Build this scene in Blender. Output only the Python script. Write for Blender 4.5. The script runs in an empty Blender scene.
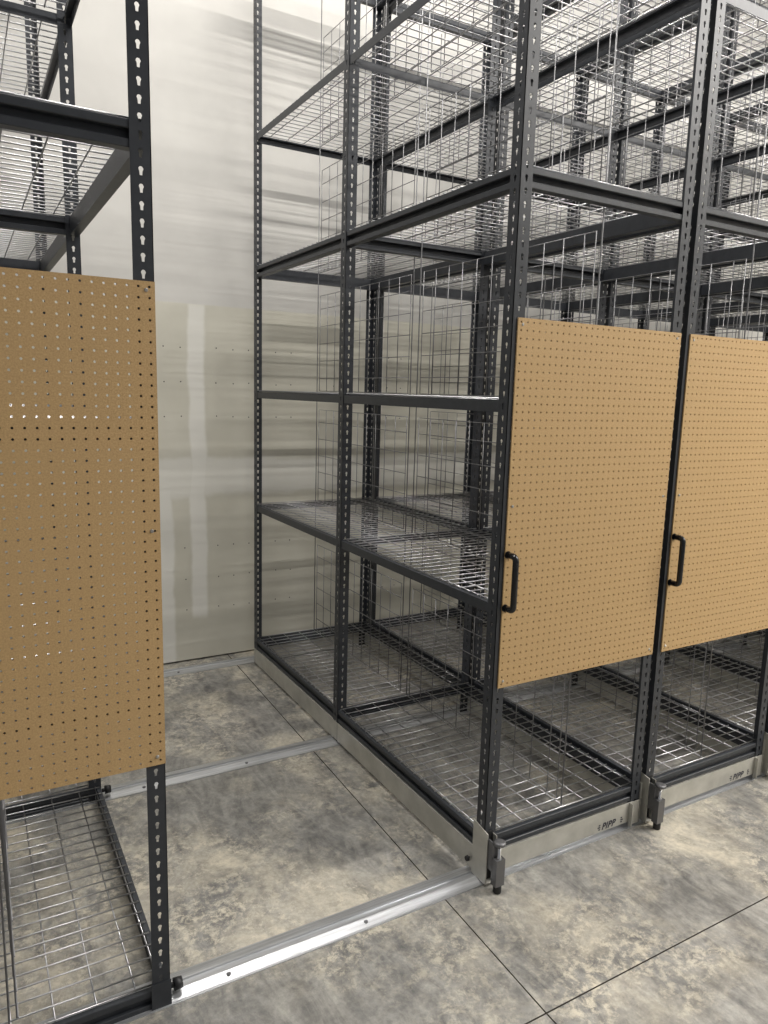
import bpy, bmesh, math, random
from mathutils import Matrix, Vector
random.seed(7)
S = 0.0254                       # everything below is laid out in inches
C = bpy.context.scene.collection
scene = bpy.context.scene

# ------------------------------------------------------------------ camera
cam_data = bpy.data.cameras.new('camera')
cam = bpy.data.objects.new('camera', cam_data); C.objects.link(cam)
yaw, pitch, roll = (-0.52528, -0.16241, 0.02779)
ca, sa, cb, sb, cc, sc = math.cos(yaw), math.sin(yaw), math.cos(pitch), math.sin(pitch), math.cos(roll), math.sin(roll)
fwd = Vector((-sa*cb, ca*cb, sb)); rt = Vector((ca, sa, 0)); up = rt.cross(fwd)
r2 = cc*rt + sc*up; u2 = -sc*rt + cc*up
m = Matrix((r2, u2, -fwd)).transposed().to_4x4()
m.translation = Vector((-59.009, -71.768, 67.043)) * S
cam.matrix_world = m
cam_data.sensor_fit = 'HORIZONTAL'; cam_data.sensor_width = 36
cam_data.lens = 728.045 / 768 * 36
cam_data.clip_start = 0.05; cam_data.clip_end = 200
scene.camera = cam

# ------------------------------------------------------------------ light and exposure
vs = scene.view_settings
vs.view_transform = 'Standard'; vs.look = 'None'; vs.gamma = 1; vs.use_curve_mapping = False
vs.exposure = 0.22
world = bpy.data.worlds.new('hall_light'); scene.world = world; world.use_nodes = True
bg = world.node_tree.nodes['Background']
bg.inputs[0].default_value = (0.97, 0.98, 1.0, 1); bg.inputs[1].default_value = 0.2

def strip_light(x, y, z, length, width, power, col=(1, 0.965, 0.92)):
    l = bpy.data.lights.new('strip_light', 'AREA'); l.shape = 'RECTANGLE'
    l.size = length*S; l.size_y = width*S; l.energy = power; l.color = col
    o = bpy.data.objects.new('strip_light', l); C.objects.link(o)
    o.location = (x*S, y*S, z*S)
    return o
# rows of ceiling strips, parallel to the aisle fronts
for (x, y, z, L, w, P) in [(165, -70, 185, 170, 3, 330), (210, -190, 205, 220, 4, 280), (110, 35, 210, 260, 3, 160),
                           (-60, 60, 205, 190, 3, 24), (-25, 5, 200, 130, 3, 112)]:  # last strip is added to brighten the open aisle's floor and wall base
    strip_light(x, y, z, L, w, P)

# ------------------------------------------------------------------ materials
def mat(name, base=(.5, .5, .5), rough=.5, metal=0., spec=.5):
    mt = bpy.data.materials.new(name); mt.use_nodes = True
    b = mt.node_tree.nodes['Principled BSDF']
    b.inputs['Base Color'].default_value = (*base, 1); b.inputs['Roughness'].default_value = rough
    b.inputs['Metallic'].default_value = metal; b.inputs['Specular IOR Level'].default_value = spec
    return mt, mt.node_tree, b
class NT:
    """small helper to write node graphs"""
    def __init__(s, nt): s.nt = nt
    def node(s, t, **k):
        n = s.nt.nodes.new(t)
        for a, v in k.items(): setattr(n, a, v)
        return n
    def link(s, a, b): s.nt.links.new(a, b)
    def coord(s, scale=(1, 1, 1)):
        g = s.node('ShaderNodeTexCoord'); mp = s.node('ShaderNodeMapping')
        s.link(g.outputs['Object'], mp.inputs[0]); mp.inputs['Scale'].default_value = scale
        return mp.outputs[0]
    def noise(s, v, scale, detail=4, rough=.6, dist=0):
        n = s.node('ShaderNodeTexNoise'); s.link(v, n.inputs['Vector'])
        n.inputs['Scale'].default_value = scale; n.inputs['Detail'].default_value = detail
        n.inputs['Roughness'].default_value = rough; n.inputs['Distortion'].default_value = dist
        return n.outputs['Fac']
    def ramp(s, f, stops):
        n = s.node('ShaderNodeValToRGB'); s.link(f, n.inputs[0]); e = n.color_ramp.elements
        while len(e) < len(stops): e.new(.5)
        for i, (p, c) in enumerate(stops):
            e[i].position = p; e[i].color = (*c, 1) if len(c) == 3 else c
        return n.outputs[0]
    def mix(s, f, a, b, mode='MIX'):
        n = s.node('ShaderNodeMix', data_type='RGBA', blend_type=mode)
        if isinstance(f, (int, float)): n.inputs[0].default_value = f
        else: s.link(f, n.inputs[0])
        for i, v in ((6, a), (7, b)):
            if isinstance(v, tuple): n.inputs[i].default_value = (*v, 1)
            else: s.link(v, n.inputs[i])
        return n.outputs[2]
    def math(s, op, a, b=0., c=None):
        n = s.node('ShaderNodeMath', operation=op)
        for i, v in enumerate((a, b) if c is None else (a, b, c)):
            if isinstance(v, (int, float)): n.inputs[i].default_value = v
            else: s.link(v, n.inputs[i])
        return n.outputs[0]
    def bump(s, h, b, strength=.2, dist=.002):
        n = s.node('ShaderNodeBump'); s.link(h, n.inputs['Height']); n.inputs['Strength'].default_value = strength
        n.inputs['Distance'].default_value = dist; s.link(n.outputs[0], b.inputs['Normal'])

# dark blue-grey powder coat
M_post, nt, b = mat('grey_powder_coat', (.04, .044, .05), .42, 0, .45); g = NT(nt)
n = g.noise(g.coord(), 30, 5); nt.links.new(g.ramp(n, [(.3, (.027, .03, .036)), (.75, (.04, .044, .051))]), b.inputs['Base Color'])
g.bump(g.noise(g.coord(), 900, 2), b, .12, .0004)
M_deckbeam, nt, b = mat('black_powder_coat', (.022, .023, .027), .38)
M_wire, nt, b = mat('zinc_wire', (.42, .42, .43), .3, .95)
M_divwire, nt, b = mat('grey_steel_wire', (.24, .24, .245), .42, .6)
M_board, nt, b = mat('hardboard', (.5, .33, .16), .55, 0, .35); g = NT(nt)
v = g.coord()
n1 = g.noise(v, 240, 3, .7); n2 = g.noise(v, 5, 3)
c1 = g.ramp(n1, [(.3, (.41, .26, .115)), (.7, (.60, .41, .20))])
nt.links.new(g.mix(g.ramp(n2, [(.4, (0, 0, 0)), (.7, (.35, .35, .35))]), c1, (.50, .335, .165)), b.inputs['Base Color'])
g.bump(n1, b, .06, .0006)
M_alu, nt, b = mat('brushed_aluminium', (.45, .43, .39), .4, .35); g = NT(nt)
n = g.noise(g.coord((1, 1, 1)), 9, 4); nt.links.new(g.ramp(n, [(.3, (.44, .43, .385)), (.7, (.60, .585, .53))]), b.inputs['Base Color'])
M_rail, nt, b = mat('aluminium_rail', (.62, .63, .65), .34, .7); g = NT(nt)
n = g.noise(g.coord((.5, 12, 12)), 9, 4); nt.links.new(g.ramp(n, [(.3, (.42, .43, .44)), (.7, (.66, .67, .69))]), b.inputs['Base Color'])
M_chrome, nt, b = mat('chrome', (.75, .75, .76), .15, 1)
M_lock, nt, b = mat('worn_grey_steel', (.16, .16, .165), .45, .6)
M_rubber_shade, nt, b = mat('black_rubber_and_shade', (.012, .012, .013), .55)
M_handle, nt, b = mat('black_gloss_handle', (.008, .008, .009), .22)
M_screw, nt, b = mat('screw_steel', (.5, .49, .47), .35, .9)
M_ink, nt, b = mat('black_print', (.015, .015, .03), .5)
M_hole, nt, b = mat('drywall_screw_steel', (.06, .06, .06), .5)

# polished concrete, mottled grey with beige dust
M_floor, nt, b = mat('stained_concrete', (.3, .29, .26), .5, 0, .4); g = NT(nt)
v = g.coord()
big = g.noise(v, 1.7, 6, .6, .8); mid = g.noise(v, 7, 10, .74, .2); fine = g.noise(v, 48, 8, .75)
scrape = g.noise(g.coord((9, 3.2, 1)), 1.5, 8, .7, 1.2)
base = g.ramp(mid, [(.36, (.095, .094, .092)), (.50, (.19, .187, .18)), (.64, (.34, .332, .305))])
c = g.mix(.45, base, g.ramp(scrape, [(.38, (.08, .08, .08)), (.62, (.38, .37, .335))]))
dust = g.ramp(big, [(.44, (.12, .12, .12)), (.60, (1, 1, 1))])
speck = g.ramp(g.noise(v, 26, 10, .8, .3), [(.46, (0, 0, 0)), (.58, (1, 1, 1))])
haze_ = g.ramp(g.noise(v, 3.1, 8, .7, .5), [(.45, (0, 0, 0)), (.66, (.8, .8, .8))])
dm = g.math('MULTIPLY', dust, g.math('MAXIMUM', g.math('MULTIPLY', speck, .7), haze_))
c = g.mix(dm, c, (.70, .635, .50))
c = g.mix(.5, c, g.ramp(fine, [(.30, (.45, .45, .45)), (.55, (1, 1, 1)), (.75, (1.25, 1.23, 1.18))]), 'MULTIPLY')
nt.links.new(c, b.inputs['Base Color'])
nt.links.new(g.ramp(mid, [(.3, (.38, .38, .38)), (.7, (.6, .6, .6))]), b.inputs['Roughness'])
g.bump(g.noise(v, 40, 6), b, .12, .001)
M_joint, nt, b = mat('joint_dirt', (.10, .09, .07), .9)

# plain drywall: lower boards grey-beige, upper boards and the mudded strips paler (object space, metres)
M_wall, nt, b = mat('mudded_drywall', (.6, .58, .52), .75, 0, .25); g = NT(nt)
v = g.coord()
sep = g.node('ShaderNodeSeparateXYZ'); g.link(v, sep.inputs[0]); X, Z = sep.outputs[0], sep.outputs[2]
wob = g.math('MULTIPLY', g.math('SUBTRACT', g.noise(v, 3, 4), .5), .12)
def band(coord, lo, hi, soft=.012):
    a = g.node('ShaderNodeMapRange'); a.interpolation_type = 'SMOOTHSTEP'; g.link(coord, a.inputs[0])
    a.inputs[1].default_value = lo-soft; a.inputs[2].default_value = lo+soft
    e = g.node('ShaderNodeMapRange'); e.interpolation_type = 'SMOOTHSTEP'; g.link(coord, e.inputs[0])
    e.inputs[1].default_value = hi-soft; e.inputs[2].default_value = hi+soft
    return g.math('MULTIPLY', a.outputs[0], g.math('SUBTRACT', 1., e.outputs[0]))
Xw = g.math('ADD', X, g.math('MULTIPLY', wob, .5)); Zw = g.math('ADD', Z, g.math('MULTIPLY', wob, .8))
mud = None
for k in range(-2, 6):          # vertical mudded joints every 48 inches
    x0 = (-10.8 + 48*k)*S
    t = g.math('MULTIPLY', band(Xw, x0-1.9*S, x0+1.9*S), band(Zw, 11*S, 86*S, .03))
    mud = t if mud is None else g.math('MAXIMUM', mud, t)
mud = g.math('MAXIMUM', mud, g.math('MULTIPLY', band(Zw, 41.5*S, 50*S, .02), .8))
mud = g.math('MAXIMUM', mud, g.math('MULTIPLY', band(Xw, -26*S, -16.8*S), band(Zw, 0, 44*S, .03)))
mud = g.math('MULTIPLY', mud, .75)
upz = band(Z, 86*S, 400*S, .006)
low = g.ramp(g.noise(v, 2.2, 4), [(.3, (.57, .55, .465)), (.7, (.64, .62, .535))])
hi = g.ramp(g.noise(v, 2.5, 4), [(.3, (.58, .567, .535)), (.7, (.65, .637, .60))])
c = g.mix(mud, low, (.80, .79, .74)); c = g.mix(upz, c, hi)
nt.links.new(c, b.inputs['Base Color'])
g.bump(g.noise(v, 25, 4), b, .06, .001)

# ------------------------------------------------------------------ mesh helpers
class MB:
    def __init__(s): s.v = []; s.f = []; s.sm = []
    def add(s, vs, fs, smooth=False):
        n = len(s.v); s.v += [tuple(p) for p in vs]; s.f += [tuple(i+n for i in q) for q in fs]; s.sm += [smooth]*len(fs)
        return s
    def box(s, x0, x1, y0, y1, z0, z1):
        vs = [(x, y, z) for z in (z0, z1) for y in (y0, y1) for x in (x0, x1)]
        return s.add(vs, [(0, 2, 3, 1), (4, 5, 7, 6), (0, 1, 5, 4), (2, 6, 7, 3), (0, 4, 6, 2), (1, 3, 7, 5)])
    def rod(s, a, c, r, n=6, r2=None, smooth=True):
        a, c = Vector(a), Vector(c); d = (c-a).normalized(); r2 = r if r2 is None else r2
        t = Vector((0, 0, 1)) if abs(d.z) < .9 else Vector((1, 0, 0)); p = d.cross(t).normalized(); q = d.cross(p)
        vs = [a+(p*math.cos(k*2*math.pi/n)+q*math.sin(k*2*math.pi/n))*r for k in range(n)]
        vs += [c+(p*math.cos(k*2*math.pi/n)+q*math.sin(k*2*math.pi/n))*r2 for k in range(n)]
        base = len(s.v)
        s.add(vs, [(k, k+n, (k+1) % n+n, (k+1) % n) for k in range(n)], smooth)
        s.add([], []); s.f += [tuple(base+k for k in range(n)), tuple(base+n+k for k in reversed(range(n)))]; s.sm += [False, False]
        return s
    def path(s, pts, r, n=12):
        """round tube along a polyline"""
        pts = [Vector(p) for p in pts]; rings = []; prev = None
        for i, p in enumerate(pts):
            d = (pts[min(i+1, len(pts)-1)]-pts[max(i-1, 0)]).normalized()
            e = Vector((1, 0, 0)); e = (e-d*e.dot(d)).normalized(); w = d.cross(e)
            rings.append([p+(e*math.cos(k*2*math.pi/n)+w*math.sin(k*2*math.pi/n))*r for k in range(n)])
        vs = [q for rg in rings for q in rg]
        fs = [(i*n+k, i*n+(k+1) % n, (i+1)*n+(k+1) % n, (i+1)*n+k) for i in range(len(rings)-1) for k in range(n)]
        s.add(vs, fs, True); b0 = len(s.v)-len(vs)
        s.f += [tuple(b0+k for k in reversed(range(n))), tuple(b0+len(vs)-n+k for k in range(n))]; s.sm += [False, False]
        return s
    def lathe(s, cx, cy, prof, n=20):
        """profile (r, z) turned about a vertical axis"""
        vs = [(cx+r*math.cos(k*2*math.pi/n), cy+r*math.sin(k*2*math.pi/n), z) for r, z in prof for k in range(n)]
        fs = [(i*n+k, i*n+(k+1) % n, (i+1)*n+(k+1) % n, (i+1)*n+k) for i in range(len(prof)-1) for k in range(n)]
        b0 = len(s.v); s.add(vs, fs, True)
        s.f += [tuple(b0+k for k in reversed(range(n))), tuple(b0+len(vs)-n+k for k in range(n))]; s.sm += [False, False]
        return s
    def extrude(s, poly, fn, t0, t1):
        """closed polygon (a, b) extruded t0..t1; fn(a, b, t) -> point"""
        n = len(poly); vs = [fn(a, b, t0) for a, b in poly]+[fn(a, b, t1) for a, b in poly]
        return s.add(vs, [(k, (k+1) % n, (k+1) % n+n, k+n) for k in range(n)]+[tuple(reversed(range(n))), tuple(range(n, 2*n))])
    def holes(s, fn, nu, nv, du, dv, th, radius, dirs):
        """plate of nu x nv cells with one hole each; fn(u, v, w) -> point, w = 0 front .. th back"""
        outer = []
        for a in dirs:
            cx, sy = math.cos(a), math.sin(a); k = min(du/2/abs(cx) if abs(cx) > 1e-9 else 9e9, dv/2/abs(sy) if abs(sy) > 1e-9 else 9e9)
            outer.append((cx*k, sy*k))
        inner = [(math.cos(a)*radius(a), math.sin(a)*radius(a)) for a in dirs]; n = len(dirs)
        for i in range(nu):
            for j in range(nv):
                u0, v0 = (i+.5)*du, (j+.5)*dv
                vs = [fn(u0+p[0], v0+p[1], 0) for p in outer]+[fn(u0+p[0], v0+p[1], 0) for p in inner]
                vs += [fn(u0+p[0], v0+p[1], th) for p in outer]+[fn(u0+p[0], v0+p[1], th) for p in inner]
                fs = []
                for k in range(n):
                    q = (k+1) % n
                    fs += [(k, q, n+q, n+k), (2*n+q, 2*n+k, 3*n+k, 3*n+q), (n+k, n+q, 3*n+q, 3*n+k)]
                s.add(vs, fs)
        W, H = nu*du, nv*dv
        for (a, c2) in (((0, 0), (W, 0)), ((W, 0), (W, H)), ((W, H), (0, H)), ((0, H), (0, 0))):
            s.add([fn(a[0], a[1], 0), fn(a[0], a[1], th), fn(c2[0], c2[1], th), fn(c2[0], c2[1], 0)], [(0, 1, 2, 3)])
        return s
    def mesh(s, name, material):
        me = bpy.data.meshes.new(name)
        me.from_pydata([(x*S, y*S, z*S) for x, y, z in s.v], [], s.f)
        me.polygons.foreach_set('use_smooth', s.sm); me.materials.append(material)
        bm = bmesh.new(); bm.from_mesh(me); bmesh.ops.recalc_face_normals(bm, faces=bm.faces); bm.to_mesh(me); bm.free()
        return me
def link(name, me, parent=None, loc=(0, 0, 0)):
    o = bpy.data.objects.new(name, me); C.objects.link(o); o.location = [c*S for c in loc]
    if parent is not None: o.parent = parent
    return o
def obj(name, mb, material, parent=None, loc=(0, 0, 0)): return link(name, mb.mesh(name, material), parent, loc)
def tag(o, label=None, cat=None, group=None, kind=None):
    if label: o['label'] = label
    if cat: o['category'] = cat
    if group: o['group'] = group
    if kind: o['kind'] = kind
    return o

# ------------------------------------------------------------------ dimensions
W, Y1, Y2, PITCH = 30.95, 45.65, 91.7, 32.05
XL = -42.8
WALL_Y = 100.8
RIGHT = 232.0
ZB = 28.6                      # bottom of the pegboards

# ------------------------------------------------------------------ room
XJ = lambda y: -6.9+(y+21)*.026 if y > -21 else -6.9
fl = MB()
xs = [-260, None, 'j', 150-.12, 150+.12, RIGHT+4]
ys = [-260, -20.6-.09, -20.6+.09, WALL_Y+4]
def fx(i, y):
    if i == 0: return -260
    if i == 1: return XJ(y)-.09
    if i == 2: return XJ(y)+.09
    return xs[i]
for j in range(3):
    for i in range(5):
        dz = -.35 if (j == 1 or i in (1, 3)) else 0
        a, c = ys[j], ys[j+1]
        P = [(fx(i, a), a, dz), (fx(i+1, a), a, dz), (fx(i+1, c), c, dz), (fx(i, c), c, dz)]
        fl.add(P, [(0, 1, 2, 3)])
        if dz < 0:
            T = [(p[0], p[1], 0) for p in P]
            for q in range(4):
                if (j == 1 and i in (1, 3)): continue
                if j == 1 and q in (1, 3): continue
                if j != 1 and q in (0, 2): continue
                fl.add([P[q], P[(q+1) % 4], T[(q+1) % 4], T[q]], [(0, 1, 2, 3)])
fl.box(-260, RIGHT+4, -260, WALL_Y+4, -6, -.5)
me = bpy.data.meshes.new('floor'); me.from_pydata([(x*S, y*S, z*S) for x, y, z in fl.v], [], fl.f)
me.materials.append(M_floor); me.materials.append(M_joint)
for p in me.polygons:
    if p.center.z < -.001*S*10: p.material_index = 1
floor = link('floor', me); tag(floor, kind='structure')

wall = MB().box(-260, RIGHT+4, WALL_Y, WALL_Y+4, .45, 260)
wall_back = tag(obj('wall_back', wall, M_wall), kind='structure')
head_me = MB().rod((0, .02, 0), (0, -.03, 0), .16, 8, smooth=False).mesh('screw_head', M_hole)
for x_cols, z_rows in (([-18.4, -14.4, -6.1, -2.1, 2, 9, 13, 25, 29, 41, 45], (60.3, 68.3, 76.2)),
                       ([-14.1, -6.1, -2, 2, 9, 13, 25, 29, 41, 45], (13.1, 20.9, 28.7))):
    for x in x_cols:
        for z in z_rows:
            link('screw_head', head_me, wall_back, (x+random.uniform(-.15, .15), WALL_Y, z+random.uniform(-.15, .15)))
tag(obj('wall_right', MB().box(RIGHT, RIGHT+4, -260, WALL_Y, 0, 260), M_wall), kind='structure')

# floor rails
def make_rail(y):
    prof = [(-2.2, 0), (-2.2, .12), (-1.9, .16), (-.7, .5), (-.45, .5), (-.4, .3), (.4, .3), (.45, .5), (.7, .5), (1.9, .16), (2.2, .12), (2.2, 0)]
    return MB().extrude(prof, lambda a, c, t: (t, y+a, c), -80, 205)
for (y, lab) in ((1.9, 'aluminium floor rail nearest the viewer, running under the shelf fronts'),
                 (47.2, 'aluminium floor rail crossing the middle of the open aisle'),
                 (95.2, 'aluminium floor rail along the foot of the drywall')):
    r = obj('floor_rail', make_rail(y), M_rail); tag(r, lab, 'rail', 'floor rails of the mobile shelving')
    for x in (-36, -18):
        bo = obj('rail_bolt', MB().rod((x, y-1.2, .2), (x, y-1.2, .42), .28, 10, smooth=False), M_lock, r)

# ------------------------------------------------------------------ shared shelf-unit meshes
def keyhole(a):
    dx, dy = math.cos(a), math.sin(a); best = 0
   
    cy, R = .15, .225; bq = dy*cy; disc = bq*bq-(cy*cy-R*R)
    if disc >= 0: best = bq+math.sqrt(disc)
    # slot |x|<.13, -.42<y<.15
    k = 9e9
    if abs(dx) > 1e-9: k = min(k, .14/abs(dx))
    if dy < 0: k = min(k, .42/abs(dy))
    else: k = min(k, .15/abs(dy) if abs(dy) > 1e-9 else 9e9)
    return max(best, k)
FW = 1.9
def dirs_for(du, dv, extra):
    a = math.atan2(dv, du); s = [a, math.pi-a, math.pi+a, 2*math.pi-a]+extra
    return sorted(s)
PD = dirs_for(FW, 1.5, [0, math.pi/2, math.pi, 3*math.pi/2, math.pi/2-.35, math.pi/2+.35, 3*math.pi/2-.28, 3*math.pi/2+.28, .3, math.pi-.3])
POST_H = 104
def post_mesh(sx, sy, n=POST_H):
    mb = MB()
    mb.holes(lambda u, v, w: (sx*u, sy*w, v), 1, n, FW, 1.5, .09, keyhole, PD)
    mb.holes(lambda u, v, w: (sx*w, sy*(u), v), 1, n, FW, 1.5, .09, keyhole, PD)
    return mb.mesh('post', M_post)
post_me = {(sx, sy): post_mesh(sx, sy) for sx in (1, -1) for sy in (1, -1)}

HEAVY = [(-1.25, 0), (-.06, 0), (0, .06), (0, .7), (-.08, .76), (-.95, .76), (-.95, 1.62), (-.08, 1.62), (0, 1.7), (0, 2.34), (-.06, 2.4), (-1.25, 2.4)]
DECK = [(-.65, 0), (-.06, 0), (0, .06), (0, .7), (-.08, .76), (-.5, .76), (-.5, 1.62), (-.08, 1.62), (0, 1.7), (0, 2.34), (-.06, 2.4), (-.65, 2.4)]
THIN = [(-.85, 1.3), (-.12, 1.3), (-.12, .15), (0, .15), (0, 1.55), (-.85, 1.55)]
def side_beam(prof, sgn, y0, y1):       # sgn -1: faces -x
    return MB().extrude(prof, lambda a, c, t: (sgn*a, t, c), y0, y1)
def cross_beam(prof, sgn, x0, x1):
    return MB().extrude(prof, lambda a, c, t: (t, sgn*a, c), x0, x1)
beam_me = {}
for nm, prof in (('heavy', HEAVY), ('deck', DECK), ('thin', THIN)):
    for (a, c, key) in ((.11, Y1-.05, 1), (Y1+.12, Y2-.11, 2)):
        beam_me[nm, 'L', key] = side_beam(prof, -1, a, c).mesh('side_beam', M_post)
        beam_me[nm, 'R', key] = side_beam(prof, 1, a, c).mesh('side_beam', M_post)
    beam_me[nm, 'F'] = cross_beam(prof, -1, .96, W-.96).mesh('cross_beam', M_post)
    beam_me[nm, 'B'] = cross_beam(prof, 1, .96, W-.96).mesh('cross_beam', M_post)

def wire_shelf(y0, y1):
    mb = MB(); n = round((y1-y0)/2)
    for k in range(n+1):
        y = y0+(y1-y0)*k/n
        mb.rod((.35, y, 0), (W-.35, y, 0), .1, 6)
    for k in range(-3, 4):
        mb.rod((W/2+4*k, y0, -.16), (W/2+4*k, y1, -.16), .09, 6)
    for x in (1.0, W-1.0): mb.rod((x, y0, -.16), (x, y1, -.16), .09, 6)
    return mb.mesh('wire_shelf', M_wire)
shelf_me = [wire_shelf(.7, Y1-.5), wire_shelf(Y1+1.0, Y2-.7)]

def divider(y0, y1, h=22):
    mb = MB(); y = y1
    ysl = []
    while y > y0+1.5: ysl.append(y); y -= 4
    ysl.append(y0)
    for y in ysl: mb.rod((0, y, 0), (0, y, h), .075, 6)
    for z in (0, 3, 7, 11, 15, 19, h): mb.rod((.12, y0, z), (.12, y1, z), .075, 6)
    return mb.mesh('wire_divider', M_divwire)
div_me = [divider(2.5, 44.6), divider(48.9, 89.2)]
rod_me = MB().rod((0, 0, 7), (0, 0, 153.5), .11, 8).mesh('divider_rod', M_divwire)

BD = dirs_for(1, 1, [0, math.pi/2, math.pi, 3*math.pi/2])
board_me = MB().holes(lambda u, v, w: (u, w, v), 30, 48, 1, 1, .2, lambda a: .125, BD).mesh('pegboard', M_board)
def handle_mesh():
    z0, z1, d, r = 39.7, 46.8, 1.7, .6
    pts = [(0, 0, z0), (0, -(d-r), z0)]
    for k in range(1, 7):
        a = k*math.pi/12; pts.append((0, -(d-r)-r*math.sin(a), z0+r-r*math.cos(a)))
    for k in range(0, 7):
        a = k*math.pi/12; pts.append((0, -(d-r)-r*math.cos(a), z1-r+r*math.sin(a)))
    pts.append((0, 0, z1))
    mb = MB().path(pts, .42, 16)
    for z in (z0, z1): mb.rod((0, -.02, z), (0, -.12, z), .5, 14, smooth=False)
    return mb.mesh('pull_handle', M_handle)
handle_me = handle_mesh()
screw_me = MB().rod((0, -.01, 0), (0, -.1, 0), .2, 12, .13, smooth=False).mesh('screw', M_screw)

def lettering(txt, size, shear):
    cu = bpy.data.curves.new('t', 'FONT'); cu.body = txt; cu.size = size*S; cu.shear = shear; cu.extrude = .01*S
    cu.offset = .03*S*size; cu.space_character = 1.12
    t = bpy.data.objects.new('t', cu); C.objects.link(t); bpy.context.view_layer.update()
    me = bpy.data.meshes.new_from_object(t); bpy.data.objects.remove(t); me.materials.clear(); me.materials.append(M_ink); me.name = 'lettering'
    return me
logo_me = lettering('PIPP', 1.25, .3)
def chevrons():
    mb = MB()
    for x, sg in ((-.1, -1), (4.3, 1)):
        for dz, ln in ((.15, .35), (.5, .55), (.85, .35)):
            mb.box(min(x, x+sg*ln), max(x, x+sg*ln), -.01, .01, dz-.1, dz+.1)
    return mb.mesh('arrow_marks', M_ink)
chev_me = chevrons()

LEVELS = [(4.45, 'deck'), (38.4, 'thin'), (64.85, 'thin'), (91.8, 'heavy'), (120.4, 'thin'), (155, 'heavy')]

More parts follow.
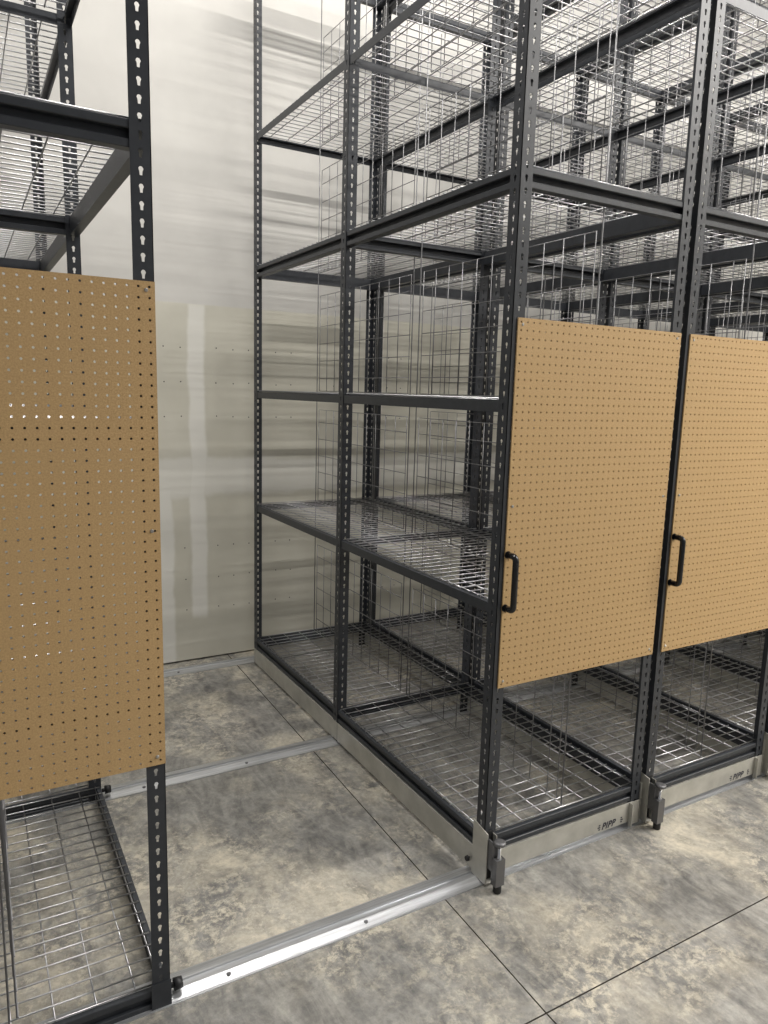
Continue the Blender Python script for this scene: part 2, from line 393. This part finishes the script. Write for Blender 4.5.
def make_unit(levels, mobile):
    u = bpy.data.objects.new('shelving_unit', None); C.objects.link(u)
    z0 = .55 if mobile else 0
    for (x, y, sx, sy) in ((0, 0, 1, 1), (W, 0, -1, 1), (0, Y1, 1, 1), (W, Y1, -1, 1), (0, Y2, 1, -1), (W, Y2, -1, -1)):
        link('post', post_me[sx, sy], u, (x, y, z0))
    for (z, kind) in levels:
        low = z < 8
        for key in (1, 2):
            for side, x in (('L', .1), ('R', W-.1)):
                o = link('side_beam', beam_me[kind, side, key], u, (x, 0, z))
        link('cross_beam', beam_me[kind, 'F'], u, (0, .1, z))
        link('cross_beam', beam_me[kind, 'F'], u, (0, Y1+.1, z))
        link('cross_beam', beam_me[kind, 'B'], u, (0, Y2-.1, z))
        top = z+(1.6 if kind == 'thin' else 2.4)
        for k in (0, 1): link('wire_shelf', shelf_me[k], u, (0, 0, top+.26))
        if top < 130:
            for k in (0, 1): link('wire_divider', div_me[k], u, (W/2 if mobile else W/2+.6, 0, top+.55))
    for y in (1.35, 45.5, 47.9, 90.3):
        link('divider_rod', rod_me, u, (W/2-.1, y, 0 if mobile else -4))
    pb = link('pegboard', board_me, u, (.75 if mobile else W-30.0, -.21, ZB))
    for (sx_, sz) in ((.75, .9), (29.2, .9), (.75, 47.2), (29.2, 47.2), (.75, 24.5), (29.2, 24.5)):
        link('screw', screw_me, pb, (sx_, 0, sz))
    if mobile:
        link('pull_handle', handle_me, pb, (.35, -.0, -ZB))
        for side, x in ((0, -.02), (1, W-.1)):
            for (a, c) in ((2.2, Y1-.05), (Y1+.1, Y2)):
                mb = MB().box(x, x+.12, a, c, .75, 4.35)
                obj('side_plate', mb, M_alu, u)
        fp = obj('front_plate', MB().box(1.2, W-1.5, -.12, 0.04, 1.15, 4.35), M_alu, u)
        lg = link('lettering', logo_me, fp, (22.8, -.14, 1.45)); lg.rotation_euler = (math.pi/2, 0, 0); lg.scale = (1.15, 1.2, 1)
        link('arrow_marks', chev_me, fp, (22.6, -.14, 1.45))
        obj('rear_plate', MB().box(1.2, W-1.5, Y2-.05, Y2+.1, .95, 4.35), M_alu, u)
        # front left corner channel, open to the front
        cb_ = MB()
        cb_.extrude([(-.9, .45), (2.3, .45), (2.3, 8.6), (-.9, 8.0)], lambda a, c, t: (t, a, c), -.2, -.05)
        cb_.box(1.35, 1.47, -.9, -.03, .45, 7.4)
        cb_.box(-.05, 1.35, -.9, -.15, .45, .6)
        cb_ = obj('corner_channel', cb_, M_alu, u)
        obj('channel_shade', MB().box(-.045, 1.345, -.16, -.03, .61, 7.9).box(-.045, .02, -.86, -.17, .61, 7.8), M_rubber_shade, cb_)  # black sheets put in for the shade inside the open channel
        # right hand corner bracket
        obj('corner_bracket', MB().box(W-2.3, W-2.2, -.85, -.13, .5, 4.4).box(W-2.2, W-.1, -.22, -.13, .5, 4.4).box(W+.01, W+.08, -.3, 2, .5, 7.2), M_alu, u)
        # floor lock in front of the channel
        lx, ly = .75, -2.35
        body = MB().box(lx-.75, lx+.7, ly-.55, ly+.55, 1.2, 5.1).box(lx-.75, lx-.55, ly+.5, -.88, 3.0, 7.3).box(lx-.75, lx+.5, ly+.35, ly+.5, 4.9, 7.0)
        body = obj('floor_lock', body, M_lock, u)
        obj('lock_shaft', MB().lathe(lx, ly, [(.34, 5.0), (.34, 5.3), (.24, 5.35), (.24, 7.1)]), M_chrome, body)
        obj('lock_cap', MB().lathe(lx, ly, [(.6, 7.05), (.85, 7.2), (.85, 7.5), (.6, 7.62), (.2, 7.64)]), M_lock, body)
        obj('rubber_foot', MB().lathe(lx, ly, [(.5, .02), (.58, .12), (.58, 1.0), (.5, 1.22)]), M_rubber_shade, body)
        for y in (2.9,):
            obj('bumper', MB().rod((-.15, y, 2.3), (-.5, y, 2.3), .18, 12).rod((-.4, y, 2.3), (-.75, y, 2.3), .42, 14, .36), M_rubber_shade, u)
    else:
        for y in (2.1, 47.2):
            obj('bumper', MB().rod((W+.12, y-1.2, 1.5), (W+.7, y-1.2, 1.5), .3, 12).rod((W+.6, y-1.2, 1.5), (W+1.5, y-1.2, 1.5), .68, 18, .6), M_rubber_shade, u)
        obj('foot_plate', MB().box(W-2.0, W+.1, -.12, -.02, 0.02, 3.2), M_post, u)
    return u

def copy_tree(o, parent=None):
    c = o.copy(); C.objects.link(c)
    if parent is not None: c.parent = parent
    for ch in list(o.children): copy_tree(ch, c)
    return c
proto = make_unit(LEVELS, True)
LABELS = ['mobile shelving unit bordering the open aisle, its wire shelves bare along the side',
          'mobile shelving unit second from the open aisle, its pegboard handle beside the dark gap',
          'mobile shelving unit third from the open aisle, its front post at the right edge',
          'mobile shelving unit fourth from the open aisle, seen through the mesh shelves',
          'mobile shelving unit fifth from the open aisle, seen far through the mesh',
          'mobile shelving unit sixth from the open aisle, nearest the far wall']
for i in range(6):
    u = proto if i == 0 else copy_tree(proto)
    u.location = (i*PITCH*S, 0, 0)
    tag(u, LABELS[i], 'shelving unit', 'mobile shelving units parked together')
LV_LEFT = [(.0, 'deck'), (34.3, 'thin'), (61.8, 'thin'), (88.05, 'heavy'), (115.3, 'thin'), (143, 'heavy')]
left = make_unit(LV_LEFT, False); left.location = ((XL-W)*S, 0, 0)
tag(left, 'fixed shelving unit on the left with darker pegboard and no handle', 'shelving unit')
